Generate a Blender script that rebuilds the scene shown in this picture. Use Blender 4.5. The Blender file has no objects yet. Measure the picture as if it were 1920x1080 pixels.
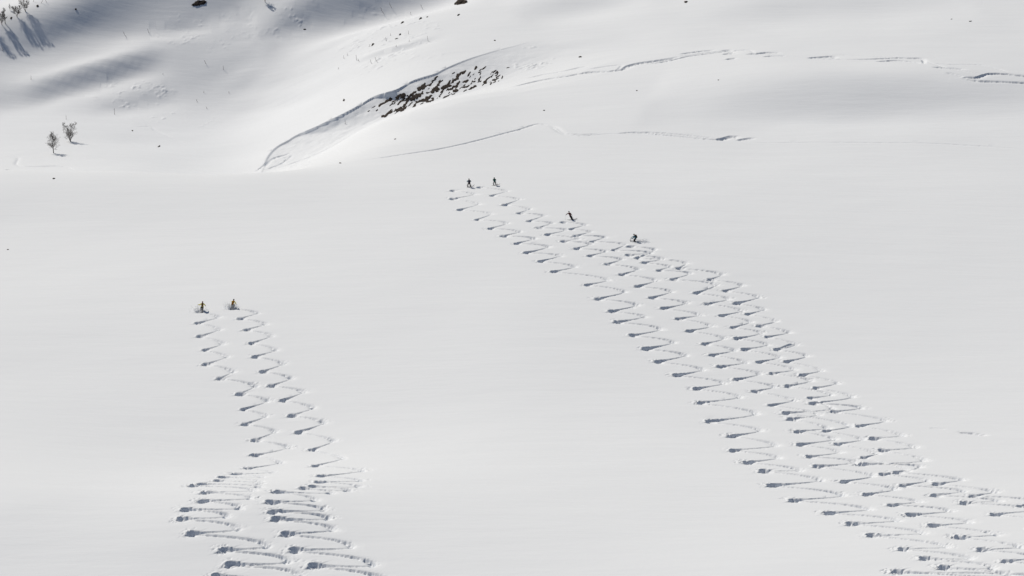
import bpy, math, random
import numpy as np
from mathutils import Vector, Matrix

R = math.radians
random.seed(7)
rng = np.random.default_rng(7)
scene = bpy.context.scene
COL = scene.collection

# ------------------------------------------------------------------ camera, sky, sun, exposure
F = 5000.0                      # focal length in photograph pixels (1920 wide)
PITCH = 30.0
CZ = 450.0
cam_d = bpy.data.cameras.new('camera')
cam = bpy.data.objects.new('camera', cam_d)
COL.objects.link(cam)
cam.location = (0, 0, CZ)
cam.rotation_euler = (R(90 - PITCH), 0, 0)
cam_d.sensor_width = 36.0
cam_d.lens = 36.0 * F / 1920.0
cam_d.clip_start = 1.0
cam_d.clip_end = 5000.0
scene.camera = cam

SUN_EL, SUN_X, SUN_Y = 37.0, -0.60, 0.80        # towards the sun: left and beyond
world = bpy.data.worlds.new('World')
scene.world = world
world.use_nodes = True
wn = world.node_tree.nodes
sky = wn.new('ShaderNodeTexSky')
sky.sky_type = 'NISHITA'
sky.sun_disc = False
sky.ozone_density = 4.0
sky.dust_density = 0.3
sky.air_density = 1.2
sky.sun_elevation = R(SUN_EL)
sky.sun_rotation = math.atan2(SUN_X, SUN_Y)
world.node_tree.links.new(sky.outputs[0], wn['Background'].inputs[0])
wn['Background'].inputs[1].default_value = 0.05
sun_d = bpy.data.lights.new('sun', 'SUN')
sun_d.energy = 5.0
sun_d.angle = R(0.5)
sun_d.color = (1.0, 0.905, 0.768)
sun = bpy.data.objects.new('sun', sun_d)
COL.objects.link(sun)
_h = math.hypot(SUN_X, SUN_Y)
SUNV = Vector((SUN_X / _h * math.cos(R(SUN_EL)), SUN_Y / _h * math.cos(R(SUN_EL)), math.sin(R(SUN_EL))))
sun.rotation_euler = SUNV.to_track_quat('Z', 'Y').to_euler()
sun.location = (-200, 500, 700)
vs = scene.view_settings
vs.view_transform = 'Standard'
vs.look = 'None'
vs.exposure = -0.30
vs.gamma = 1.0
vs.use_curve_mapping = False

# ------------------------------------------------------------------ materials
def material(name, col, rough=0.8, noise=None, bump=None, spec=0.2):
    m = bpy.data.materials.new(name)
    m.use_nodes = True
    nt = m.node_tree
    b = nt.nodes['Principled BSDF']
    b.inputs['Base Color'].default_value = (*col, 1)
    b.inputs['Roughness'].default_value = rough
    b.inputs['Specular IOR Level'].default_value = spec
    if noise:
        sc, c2 = noise
        tc = nt.nodes.new('ShaderNodeTexCoord')
        n = nt.nodes.new('ShaderNodeTexNoise')
        n.inputs['Scale'].default_value = sc
        n.inputs['Detail'].default_value = 5
        nt.links.new(tc.outputs['Object'], n.inputs['Vector'])
        r = nt.nodes.new('ShaderNodeValToRGB')
        r.color_ramp.elements[0].position = 0.35
        r.color_ramp.elements[1].position = 0.65
        r.color_ramp.elements[0].color = (*col, 1)
        r.color_ramp.elements[1].color = (*c2, 1)
        nt.links.new(n.outputs['Fac'], r.inputs['Fac'])
        nt.links.new(r.outputs['Color'], b.inputs['Base Color'])
        if bump:
            bp = nt.nodes.new('ShaderNodeBump')
            bp.inputs['Strength'].default_value = bump
            bp.inputs['Distance'].default_value = 0.05
            nt.links.new(n.outputs['Fac'], bp.inputs['Height'])
            nt.links.new(bp.outputs['Normal'], b.inputs['Normal'])
    return m

def snow_material():
    m = bpy.data.materials.new('snow')
    m.use_nodes = True
    nt = m.node_tree
    N, L = nt.nodes, nt.links
    b = N['Principled BSDF']
    b.inputs['Base Color'].default_value = (0.682, 0.724, 0.787, 1)
    b.inputs['Roughness'].default_value = 0.75
    b.inputs['Specular IOR Level'].default_value = 0.12
    geo = N.new('ShaderNodeNewGeometry')
    mp = N.new('ShaderNodeMapping')
    mp.inputs['Scale'].default_value = (0.035, 0.16, 0.02)
    mp.inputs['Rotation'].default_value = (0, 0, R(12))
    L.new(geo.outputs['Position'], mp.inputs['Vector'])
    n1 = N.new('ShaderNodeTexNoise')
    n1.inputs['Scale'].default_value = 1.0
    n1.inputs['Detail'].default_value = 6
    n1.inputs['Roughness'].default_value = 0.62
    L.new(mp.outputs['Vector'], n1.inputs['Vector'])
    n2 = N.new('ShaderNodeTexNoise')
    n2.inputs['Scale'].default_value = 3.0
    n2.inputs['Detail'].default_value = 3
    L.new(geo.outputs['Position'], n2.inputs['Vector'])
    b1 = N.new('ShaderNodeBump')
    b1.inputs['Strength'].default_value = 0.5
    b1.inputs['Distance'].default_value = 0.42
    L.new(n1.outputs['Fac'], b1.inputs['Height'])
    b2 = N.new('ShaderNodeBump')
    b2.inputs['Strength'].default_value = 0.5
    b2.inputs['Distance'].default_value = 0.02
    L.new(n2.outputs['Fac'], b2.inputs['Height'])
    L.new(b1.outputs['Normal'], b2.inputs['Normal'])
    L.new(b2.outputs['Normal'], b.inputs['Normal'])
    return m

SNOW = snow_material()
ROCK = material('rock', (0.018, 0.014, 0.013), 0.9, (3.0, (0.045, 0.035, 0.03)), 0.6)
BARK = material('birch_bark', (0.07, 0.06, 0.055), 0.9, (2.0, (0.16, 0.145, 0.13)), 0.3)
TWIG = material('birch_twigs', (0.055, 0.045, 0.042), 0.9, (1.0, (0.085, 0.07, 0.062)))
SPRAY = material('loose_snow', (0.82, 0.84, 0.87), 0.8)

# ------------------------------------------------------------------ pixel -> ray helpers (used to place things on the terrain)
cp, sp = math.cos(R(PITCH)), math.sin(R(PITCH))
def at_depth(u, v, zeta):
    """world point seen at photograph pixel (u, v) at depth zeta along the view axis"""
    a, c = (u - 960) / F, (v - 540) / F
    return np.array([zeta * a, zeta * (cp - c * sp), CZ - zeta * (sp + c * cp)])

# ------------------------------------------------------------------ the terrain: base shape
CT = {
 -500: [(1400, 290), (1080, 334), (945, 354), (915, 361), (885, 370), (850, 381), (575, 470), (420, 530), (312, 575), (322, 600), (327, 622), (316, 650), (308, 662), (285, 676), (225, 702), (150, 724), (90, 737), (40, 752), (0, 770), (-80, 830)],
 0:    [(1400, 290), (1080, 332), (945, 353), (915, 361), (885, 371), (850, 383), (700, 430), (575, 467), (420, 530), (319, 576), (328, 600), (333, 622), (321, 648), (314, 656), (285, 681), (230, 717), (212, 727), (195, 733), (150, 743), (100, 753), (60, 760), (25, 769), (0, 786), (-60, 840)],
 250:  [(885, 376), (575, 466), (420, 528), (322, 576), (331, 600), (336, 622), (324, 648), (317, 656), (285, 683), (230, 720), (212, 730), (195, 736), (150, 746), (100, 756), (60, 763), (20, 770), (0, 774), (-60, 788)],
 480:  [(1400, 290), (1080, 330), (985, 344), (945, 351), (915, 360), (885, 379), (850, 393), (700, 430), (575, 465), (420, 526), (325, 574), (333, 600), (337, 620), (327, 647), (320, 656), (285, 685), (230, 722), (212, 731), (190, 739), (150, 748), (100, 758), (50, 768), (0, 779), (-100, 803)],
 700:  [(575, 464), (325, 572), (275, 605), (228, 642), (181, 688), (140, 712), (100, 731), (50, 757), (0, 782), (-100, 825)],
 960:  [(1400, 285), (1080, 327), (985, 345), (900, 368), (700, 425), (575, 463), (420, 522), (340, 562), (280, 598), (220, 636), (150, 678), (100, 708), (50, 738), (0, 770), (-100, 830)],
 1440: [(1400, 280), (1080, 322), (985, 345), (900, 368), (700, 430), (575, 470), (420, 528), (340, 566), (265, 608), (215, 628), (170, 645), (125, 665), (95, 684), (50, 716), (0, 750), (-100, 820)],
 1920: [(1400, 275), (1080, 318), (985, 342), (900, 368), (700, 432), (575, 474), (420, 533), (340, 570), (270, 604), (215, 625), (165, 645), (120, 667), (80, 692), (40, 718), (0, 742), (-100, 815)],
 2500: [(1400, 270), (1080, 316), (900, 366), (575, 476), (340, 572), (215, 628), (100, 682), (0, 742), (-100, 815)],
}
ctrl = np.array([at_depth(u, v, z) for u, rows in CT.items() for v, z in rows])

def tps_fit(P, lam):
    X = P[:, :2] / 100.0
    n = len(X)
    d = np.linalg.norm(X[:, None] - X[None], axis=2)
    K = np.where(d > 1e-9, d * d * np.log(d + 1e-12), 0) + lam * np.eye(n)
    A = np.zeros((n + 3, n + 3))
    A[:n, :n] = K
    A[:n, n] = 1
    A[:n, n + 1:] = X
    A[n, :n] = 1
    A[n + 1:, :n] = X.T
    b = np.zeros(n + 3)
    b[:n] = P[:, 2]
    return X, np.linalg.solve(A, b)

def tps_eval(model, x, y):
    X, w = model
    n = len(X)
    q = np.stack([x.ravel() / 100.0, y.ravel() / 100.0], 1)
    out = np.empty(len(q))
    for s in range(0, len(q), 20000):
        qq = q[s:s + 20000]
        d2 = ((qq[:, None] - X[None]) ** 2).sum(2)
        K = 0.5 * d2 * np.log(d2 + 1e-12)
        out[s:s + 20000] = K @ w[:n] + w[n] + qq @ w[n + 1:]
    return out.reshape(x.shape)

B = 8                                            # fine cells per coarse block
Y0, Y1, S1, KY, KS = 228.0, 960.0, 0.44, 0.00062, 0.00040
NI = int(math.log(Y1 / Y0) / KY / B) + 1         # block rows
NJ = int(2 * S1 / KS / B) + 1
ni, nj = NI * B + 1, NJ * B + 1
yi = Y0 * np.exp(KY * np.arange(ni))
sj = -S1 + KS * np.arange(nj)

def vnoise(x, y, seed=0):
    """value noise, smooth, -1..1"""
    xi, yj = np.floor(x).astype(np.int64), np.floor(y).astype(np.int64)
    fx, fy = x - xi, y - yj
    fx, fy = fx * fx * (3 - 2 * fx), fy * fy * (3 - 2 * fy)
    def h(a, b):
        n = (a * 374761393 + b * 668265263 + seed * 1442695041) & 0xffffffff
        n = ((n ^ (n >> 13)) * 1274126177) & 0xffffffff
        return ((n ^ (n >> 16)) & 0xffff) / 32767.5 - 1
    return (h(xi, yj) * (1 - fx) + h(xi + 1, yj) * fx) * (1 - fy) + (h(xi, yj + 1) * (1 - fx) + h(xi + 1, yj + 1) * fx) * fy

yc, scn = yi[::B], sj[::B]
XC, YC = yc[:, None] * scn[None], np.repeat(yc[:, None], len(scn), 1)
ZC = tps_eval(tps_fit(ctrl, 0.002), XC, YC)

def sample_grid(Z, ys, ss, x, y):
    """bilinear terrain height; Z on the fan grid (ys, ss)"""
    fi = np.clip(np.log(np.maximum(y, Y0 + .01) / Y0) / math.log(ys[1] / ys[0]), 0, len(ys) - 1.001)
    fj = np.clip((x / np.maximum(y, 1) - ss[0]) / (ss[1] - ss[0]), 0, len(ss) - 1.001)
    i, j = fi.astype(int), fj.astype(int)
    a, b = fi - i, fj - j
    return (Z[i, j] * (1 - a) + Z[i + 1, j] * a) * (1 - b) + (Z[i, j + 1] * (1 - a) + Z[i + 1, j + 1] * a) * b

def picker(Z, ys, ss):
    tt = np.arange(250.0, 930.0, 0.5)
    def pick(u, v):
        a, c = (u - 960) / F, (v - 540) / F
        d = np.array([a, cp - c * sp, -(sp + c * cp)])
        x, y, z = tt * d[0], tt * d[1], CZ + tt * d[2]
        g = z - sample_grid(Z, ys, ss, x, y)
        k = np.nonzero(g < 0)[0]
        k = k[0] if len(k) else len(tt) - 1
        k = max(k, 1)
        t0, t1 = tt[k - 1], tt[k]
        for _ in range(14):
            tm = 0.5 * (t0 + t1)
            if CZ + tm * d[2] - float(sample_grid(Z, ys, ss, np.array([tm * d[0]]), np.array([tm * d[1]]))[0]) < 0:
                t1 = tm
            else:
                t0 = tm
        p = d * t1
        p[2] += CZ
        return p
    return pick

def poly_dist(px, py, P):
    """signed distance (positive on the left of travel), parameter 0..1 along the polyline, array shaped like px"""
    best = np.full(px.shape, 1e9)
    sgn = np.zeros(px.shape)
    par = np.zeros(px.shape)
    seg = np.linalg.norm(np.diff(P, axis=0), axis=1)
    tot, acc = seg.sum(), 0.0
    for k in range(len(P) - 1):
        ax, ay = P[k]
        dx, dy = P[k + 1] - P[k]
        l2 = dx * dx + dy * dy
        t = np.clip(((px - ax) * dx + (py - ay) * dy) / l2, 0, 1)
        ex, ey = px - ax - t * dx, py - ay - t * dy
        d = np.hypot(ex, ey)
        m = d < best
        best = np.where(m, d, best)
        sgn = np.where(m, np.sign(dx * ey - dy * ex), sgn)
        par = np.where(m, (acc + t * seg[k]) / tot, par)
        acc += seg[k]
    return best, sgn, par

def smooth_poly(P, n=12):
    out = []
    Q = np.vstack([2 * P[0] - P[1], P, 2 * P[-1] - P[-2]])
    for k in range(1, len(Q) - 2):
        for t in np.arange(n) / n:
            out.append(0.5 * (2 * Q[k] + (Q[k + 1] - Q[k - 1]) * t + (2 * Q[k - 1] - 5 * Q[k] + 4 * Q[k + 1] - Q[k + 2]) * t * t + (3 * Q[k] - Q[k - 1] - 3 * Q[k + 1] + Q[k + 2]) * t ** 3))
    out.append(P[-1])
    return np.array(out)
# folds: long soft steps in the snow; the face on the shaded side reads dark, the shoulders bright
pick = picker(ZC, yc, scn)
FOLDS = [  # pixel polyline left -> right, half width m, height m
    ([(-60, 85), (30, 65), (95, 48), (170, 18), (240, -12), (330, -40)], 9.5, 4.0),
    ([(130, 35), (230, 14), (330, 6), (470, -8), (560, -25)], 7, 2.0),
    ([(480, 52), (560, 34), (640, 16), (700, 2), (780, -18), (860, -45)], 9.5, 6.5),
    ([(40, 185), (110, 162), (180, 141), (240, 124), (310, 106)], 4.0, 1.9),
    ([(-40, 195), (40, 180), (110, 170)], 5, 0.8),
    ([(180, 62), (260, 52), (330, 45), (420, 38)], 4, 0.7),
    ([(150, 206), (220, 196), (270, 186), (330, 170)], 4, 0.7),
    ([(430, 205), (490, 194), (560, 182), (620, 170)], 3.2, 0.75),
    ([(660, 115), (700, 104), (740, 92), (775, 82), (830, 66)], 2.2, 0.75),
    ([(960, 20), (1060, 8), (1180, -10)], 10, 2.0),
    ([(1330, 40), (1480, 14), (1640, 0), (1800, -6)], 14, 2.4),
    ([(1220, 185), (1400, 182), (1560, 178), (1700, 176), (1900, 176), (2050, 180)], 13, 3.0),
    ([(1300, 215), (1420, 208), (1560, 212), (1700, 214)], 6, 0.35),
    ([(190, 262), (250, 258), (300, 262), (350, 270)], 5, 0.35),
]
_fr = random.Random(5)
for _ in range(16):
    u0, v0, ln_ = _fr.uniform(-20, 560), _fr.uniform(15, 190), _fr.uniform(90, 210)
    sl_ = _fr.uniform(-.42, -.2)
    FOLDS.append(([(u0 + ln_ * k / 3, v0 + sl_ * ln_ * k / 3 + _fr.uniform(-4, 4)) for k in range(4)], _fr.uniform(2.2, 4.5), _fr.uniform(.18, .5)))
for pts, w, h in FOLDS:
    P = smooth_poly(np.array([pick(u, v)[:2] for u, v in pts]), 8)
    m = (XC > P[:, 0].min() - 6 * w) & (XC < P[:, 0].max() + 6 * w) & (YC > P[:, 1].min() - 6 * w) & (YC < P[:, 1].max() + 6 * w)
    d, s, t = poly_dist(XC[m], YC[m], P)
    q = d * s / w
    taper = np.sin(np.pi * np.clip(t, 0, 1)) ** 0.7
    ZC[m] += h * q * np.exp(-q * q / 2) * taper
# wind undulation
far = np.clip((YC - 500) / 150, 0, 1)
ZC += (0.10 + 0.22 * far) * vnoise(XC / 17 + YC / 40, YC / 22 - XC / 60, 3)
ZC += (0.035 + 0.015 * far) * vnoise(XC / 9 + YC / 20, YC / 5 - XC / 30, 5)

# ------------------------------------------------------------------ fine grid
def upsample(Z):
    def up(A):
        Ap = np.concatenate([2 * A[:1] - A[1:2], A, 2 * A[-1:] - A[-2:-1]], 0)
        n = A.shape[0]
        out = np.empty(((n - 1) * B + 1,) + A.shape[1:], np.float32)
        for k in range(B):
            t = k / B
            w = (-.5 * t + t * t - .5 * t ** 3, 1 - 2.5 * t * t + 1.5 * t ** 3, .5 * t + 2 * t * t - 1.5 * t ** 3, -.5 * t * t + .5 * t ** 3)
            out[k:(n - 1) * B:B] = sum(w[q] * Ap[q:q + n - 1] for q in range(4))
        out[-1] = A[-1]
        return out
    return up(up(Z).T.copy()).T.copy()

Z = upsample(ZC)                                  # (ni, nj)
YF = yi.astype(np.float32)
refine = np.zeros((NI, NJ), bool)

def window(x0, x1, y0, y1):
    i0 = int(np.clip(np.searchsorted(yi, y0), 0, ni - 2)); i1 = int(np.clip(np.searchsorted(yi, y1) + 1, 1, ni))
    a, b = min(x0 / y0, x0 / y1), max(x1 / y0, x1 / y1)
    j0 = int(np.clip((a + S1) / KS, 0, nj - 2)); j1 = int(np.clip((b + S1) / KS + 2, 1, nj))
    return i0, i1, j0, j1

def mark(mask, i0, j0):
    ii, jj = np.nonzero(mask)
    ii, jj = ii + i0, jj + j0
    refine[np.clip(ii // B, 0, NI - 1), np.clip(jj // B, 0, NJ - 1)] = True
    refine[np.clip((ii - 1) // B, 0, NI - 1), np.clip((jj - 1) // B, 0, NJ - 1)] = True

# --- the gully and its steep bank
pick = picker(ZC, yc, scn)
LIP = [(455, 331), (500, 296), (544, 260), (591, 238), (641, 214), (673, 197), (701, 181), (742, 168), (774, 151), (815, 138), (833, 129), (874, 112), (918, 98), (972, 84), (1015, 72)]
LP = np.array([pick(u, v)[:2] for u, v in LIP])
LS = smooth_poly(LP, 6)
i0, i1, j0, j1 = window(LS[:, 0].min() - 8, LS[:, 0].max() + 45, LS[:, 1].min() - 50, LS[:, 1].max() + 10)
yw = yi[i0:i1, None] + 0 * sj[None, j0:j1]
xw = yi[i0:i1, None] * sj[None, j0:j1]
LS = smooth_poly(LP, 30)
ch = LS[-1] - LS[0]
chl = np.linalg.norm(ch)
tl = (LS - LS[0]) @ ch / chl ** 2
ol = (ch[0] * (LS[:, 1] - LS[0, 1]) - ch[1] * (LS[:, 0] - LS[0, 0])) / chl
t = ((xw - LS[0, 0]) * ch[0] + (yw - LS[0, 1]) * ch[1]) / chl ** 2
off = np.interp(t, tl, ol)
off_s = sum(np.interp(t + e, tl, ol) for e in np.linspace(-.09, .09, 15)) / 15
perp = (ch[0] * (yw - LS[0, 1]) - ch[1] * (xw - LS[0, 0])) / chl
q = off - perp                                   # positive on the camera side of the lip
q = q + (off_s - off) * np.clip(q / 14, 0, 1)
t = np.clip(t, 0, 1)
q = q + 0.5 * vnoise(xw / 9, yw / 9, 11) * np.clip(q / 4, 0, 1)
H = sum(np.interp(t + e, [0, .10, .18, .28, .4, .52, .65, .78, .9, 1.0], [0, .0, .1, .4, 1.7, 4.3, 4.6, 3.4, 1.4, 0]) for e in np.linspace(-.07, .07, 15)) / 15
q = q / np.interp(t, [0, .25, .45, 1], [1.4, 1.3, 1, 1])
prof = np.interp(q, [-.4, 0, .35, .9, 4, 9, 12, 15, 18, 24, 32, 40, 48], [0, .0, .13, .18, .46, .80, .95, 1.0, .94, .68, .35, .1, 0])
endfade = np.clip(t / .03, 0, 1) * np.clip((1 - t) / .05, 0, 1)
carve = H * prof * endfade
relief = 0.22 * vnoise(xw / 2.2 + yw / 5, yw / 2.6 - xw / 6, 12) + 0.10 * vnoise(xw / .9, yw / .9, 13)
bank = np.clip(q / 2, 0, 1) * np.clip((16 - q) / 4, 0, 1) * np.clip(H / 4, 0, 1)
carve = carve + relief * bank * 0.5
Z[i0:i1, j0:j1] -= carve.astype(np.float32)
bank_zone = np.zeros((ni, nj), bool)
bank_zone[i0:i1, j0:j1] = (q > -.6) & (q < 13) & (H * endfade > .5)
mark((np.abs(carve) > 0.02), i0, j0)

# --- avalanche lumps at the foot of the left slope, and other roughened patches
def rough_patch(u, v, du, dv, amp, size, seed, thresh=0.1):
    c = pick(u, v)
    e1, e2 = pick(u + du, v)[:2] - c[:2], pick(u, v - dv)[:2] - c[:2]
    rr = np.abs(np.array([e1, e2])).sum(0) + 2
    a0, a1, b0, b1 = window(c[0] - rr[0], c[0] + rr[0], c[1] - rr[1], c[1] + rr[1])
    y = yi[a0:a1, None] + 0 * sj[None, b0:b1]
    x = yi[a0:a1, None] * sj[None, b0:b1]
    M = np.linalg.inv(np.array([e1, e2]).T)
    p = M[0, 0] * (x - c[0]) + M[0, 1] * (y - c[1]); r = M[1, 0] * (x - c[0]) + M[1, 1] * (y - c[1])
    fall = np.clip(1 - (p * p + r * r), 0, 1)
    cl = np.clip(vnoise(x / (size * 4), y / (size * 4), seed + 9) * 1.2 + .2, 0, 1)
    n = vnoise(x / size, y / size, seed) + .6 * vnoise(x / size * 2.1, y / size * 2.1, seed + 1)
    dz = amp * np.clip(n - thresh, 0, 1) * np.sqrt(fall) * cl
    Z[a0:a1, b0:b1] += dz.astype(np.float32)
    mark(dz > .01, a0, b0)
rough_patch(240, 172, 75, 26, 0.42, 0.8, 21)
rough_patch(300, 178, 40, 20, 0.4, 0.7, 27)
rough_patch(400, 60, 120, 45, 0.22, 0.9, 33, .25)
rough_patch(540, 30, 90, 40, 0.30, 0.9, 35, .25)
rough_patch(735, 75, 110, 55, 0.35, 1.1, 41, .2)
rough_patch(1000, 105, 40, 22, 0.6, 1.0, 45, .1)
rough_patch(330, 225, 90, 22, 0.25, 1.0, 47, .25)
rough_patch(560, 300, 60, 18, 0.3, .9, 49, .15)

# ------------------------------------------------------------------ the ski tracks
C5, C6, C7, C8, C9 = (820, 310, 4.364), (1080, 430, 4.319), (1160, 560, 4.319), (1280, 680, 3.84), (1420, 800, 3.84)
C10, C11, C12, C3, C4, C2 = (330, 540, 4.909), (400, 700, 5.4), (290, 860, 4.465), (960, 0, 3.177), (1400, 0, 3.177), (440, 0, 3.177)
def px(c, pts):
    return [(c[0] + a / c[2], c[1] + b / c[2]) for a, b in pts]
# alternating left / right apexes, far -> near
TR = {}
TR['a'] = px(C5, [(130, 205), (305, 235), (130, 272), (335, 315), (185, 362), (440, 395), (330, 442), (570, 470), (435, 515), (670, 540), (545, 575), (790, 595), (650, 637), (905, 662), (735, 713), (1000, 738), (845, 783), (1120, 825), (955, 868), (1395, 935)]) \
  + px(C6, [(95, 448), (390, 500), (185, 560), (490, 608), (295, 662), (550, 703), (345, 748), (685, 803), (465, 857), (785, 910), (570, 965), (880, 1015)]) \
  + px(C7, [(325, 508), (680, 570), (470, 618), (850, 680), (630, 727), (975, 790), (665, 842), (1110, 925), (745, 993)]) \
  + px(C8, [(560, 485), (355, 525), (670, 590), (370, 630), (685, 680), (470, 715), (840, 770), (590, 778), (990, 840), (645, 882), (1150, 950)]) \
  + px(C9, [(265, 528), (800, 590), (515, 620), (1000, 670), (680, 698), (1190, 760), (830, 782), (1365, 860), (1050, 878), (1530, 943), (1205, 948), (1690, 1010), (1345, 1012), (1800, 1058), (1010, 1040), (2300, 1120), (1800, 1140)])
TR['b'] = px(C5, [(345, 178), (565, 208), (450, 245), (665, 275), (560, 320), (750, 355), (675, 388), (865, 408), (755, 453), (930, 470), (835, 508), (1050, 525), (900, 565), (1150, 600), (1035, 618), (1250, 640), (1140, 678), (1370, 700), (1250, 738), (1505, 765), (1395, 805), (1640, 845), (1515, 890)]) \
  + px(C6, [(645, 410), (505, 458), (770, 500), (620, 550), (890, 592), (715, 638), (1000, 690), (835, 720), (1095, 778), (920, 820), (1200, 880), (1050, 925), (1280, 975)]) \
  + px(C7, [(765, 453), (1025, 512), (830, 547), (1140, 605), (965, 652), (1260, 710), (1110, 747), (1415, 818), (1240, 860)]) \
  + px(C8, [(980, 370), (790, 402), (1040, 465), (830, 493), (1090, 545), (850, 587), (1130, 640), (920, 675)]) \
  + px(C9, [(700, 250), (440, 285), (830, 350), (625, 393), (995, 445), (790, 485), (1160, 535), (970, 560), (1385, 600), (1110, 633), (1525, 682), (1265, 710), (1720, 772), (1455, 793), (1890, 860), (1625, 883), (2020, 935), (1795, 965), (2200, 1020), (2000, 1050)])
TR['c'] = px(C5, [(1030, 463), (1205, 483), (1095, 520), (1250, 540), (1140, 573), (1365, 585), (1275, 620), (1530, 645), (1450, 690)]) \
  + px(C6, [(600, 188), (430, 205), (700, 235), (555, 268), (755, 298), (675, 330), (920, 352), (790, 402), (1130, 445), (980, 513), (1235, 560), (1070, 600), (1340, 655), (1180, 697), (1415, 745), (1275, 793), (1500, 835), (1310, 883), (1550, 930), (1370, 972)]) \
  + px(C7, [(1210, 365), (1015, 410), (1300, 470), (1140, 510), (1425, 570), (1250, 602), (1555, 660), (1380, 705), (1720, 775), (1555, 803)][2:]) \
  + px(C8, [(1075, 325), (745, 362), (1205, 455), (1035, 490), (1295, 548), (1120, 583), (1400, 650), (1310, 680)]) \
  + px(C9, [(1090, 312), (910, 340), (1220, 385), (1060, 418), (1480, 460), (1285, 490), (1735, 530), (1500, 545), (2000, 590), (1715, 628), (2150, 690), (1960, 740)])
TR['d'] = px(C6, [(440, 135), (630, 158), (500, 230), (890, 270), (840, 312), (1180, 360), (1095, 403), (1345, 450), (1215, 495), (1475, 545), (1300, 597), (1515, 645), (1395, 685), (1620, 740), (1495, 777), (1720, 830), (1555, 870), (1780, 930), (1625, 970)]) \
  + px(C7, [(1435, 365), (1285, 410), (1525, 460), (1365, 507), (1640, 577), (1490, 615), (1770, 680), (1605, 722)]) \
  + px(C8, [(1220, 240), (940, 290), (1280, 322), (1095, 350), (1460, 415), (1275, 452), (1580, 520), (1375, 543), (1670, 605), (1440, 630)]) \
  + px(C9, [(1200, 235), (740, 268), (1170, 285), (1010, 325), (1465, 378), (1300, 408), (1710, 465), (1560, 493), (2000, 530), (1905, 567), (2250, 620), (2100, 660)])
TR['f'] = px(C10, [(215, 215), (390, 265), (205, 320), (395, 380), (230, 440), (430, 510), (270, 568), (465, 630), (285, 697), (520, 765), (415, 828), (725, 900), (595, 970), (840, 1035)]) \
  + px(C11, [(310, 360), (530, 430), (330, 508), (620, 585), (430, 670), (760, 745), (430, 825), (675, 900), (350, 958)]) \
  + px(C12, [(990, 110), (675, 125), (905, 150), (575, 152), (880, 185), (535, 182), (890, 205), (400, 209), (870, 232), (320, 224), (830, 262), (430, 282), (800, 325), (400, 352), (705, 405), (260, 422), (600, 475), (230, 502), (690, 580), (315, 625), (930, 725), (590, 763), (1110, 850), (640, 885), (1200, 972), (520, 982), (1300, 1090), (700, 1110)])
TR['g'] = px(C10, [(520, 185), (745, 228), (600, 278), (820, 328), (655, 382), (875, 438), (700, 505), (915, 568), (735, 628), (980, 695), (805, 765), (1055, 828), (885, 895), (1170, 953), (985, 1030)]) \
  + px(C11, [(1005, 345), (805, 422), (1115, 495), (870, 592), (1215, 680), (1005, 770), (1310, 858), (1040, 930)]) \
  + px(C12, [(1740, 98), (1395, 143), (1720, 180), (1380, 192), (1710, 230), (1320, 230), (1620, 262), (1250, 246), (1480, 280), (1030, 275), (1340, 340), (980, 360), (1410, 420), (1000, 437), (1450, 492), (1030, 503), (1490, 585), (1110, 628), (1640, 728), (1180, 765), (1820, 878), (1340, 895), (1900, 1000), (1500, 1040), (2000, 1120)])

carveA = np.zeros((ni, nj), np.float32)          # depth of the trench
bermA = np.zeros((ni, nj), np.float32)           # snow thrown up beside it
debA = np.zeros((ni, nj), np.float32)            # crumbled spray
infl = np.zeros((ni, nj), np.float32)
owner = np.full((ni, nj), -1, np.int8)
TRACKS = []                                      # name order -> owner index

def stamp(c, n, depth, wo, wi, berm, deb, outer, oid):
    """c centre, n unit left normal, outer +1/-1 the thrown side"""
    rad = max(wo, wi) * 2.1 + deb * 2.2 + .3
    i0, i1, j0, j1 = window(c[0] - rad, c[0] + rad, c[1] - rad, c[1] + rad)
    y = YF[i0:i1, None] - c[1]
    x = (YF[i0:i1, None] * sj[None, j0:j1].astype(np.float32)) - c[0]
    cl = x * n[0] + y * n[1]                     # positive on the left (sun) side of the trench
    cr = cl * outer
    al = x * n[1] - y * n[0]
    r = np.sqrt(cr * cr + al * al)
    sunside = x * SUNV.x + y * SUNV.y > 0        # the wall below the sun stays steep, the other side slumps
    k = np.where(sunside, r / wo, r / wi)
    shp = np.where(sunside, 1 / (1 + k ** 5), 1 / (1 + k ** 3))
    sl = (slice(i0, i1), slice(j0, j1))
    np.maximum(carveA[sl], depth * shp, out=carveA[sl])
    if berm > 0:
        bb = berm * np.exp(-((r - 1.5 * wo) / (.4 * wo)) ** 2) * np.clip(cr / r.clip(.05), 0, 1)
        np.maximum(bermA[sl], bb, out=bermA[sl])
    if deb > 0:
        e = np.clip(1 - np.hypot(cr - .5 * deb, al) / (deb * 1.15), 0, 1)
        np.maximum(debA[sl], e * min(1.5, deb), out=debA[sl])
        k = np.minimum(k, np.hypot(cr - .5 * deb, al) / (deb * .6))
    w = 1 / (1 + k * k)
    m = (w > infl[sl]) & (w > .22)
    infl[sl][m] = w[m]
    owner[sl][m] = oid

def lerp_profile(ph, a):
    d = (ph - a + .5) % 1 - .5
    return d

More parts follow.
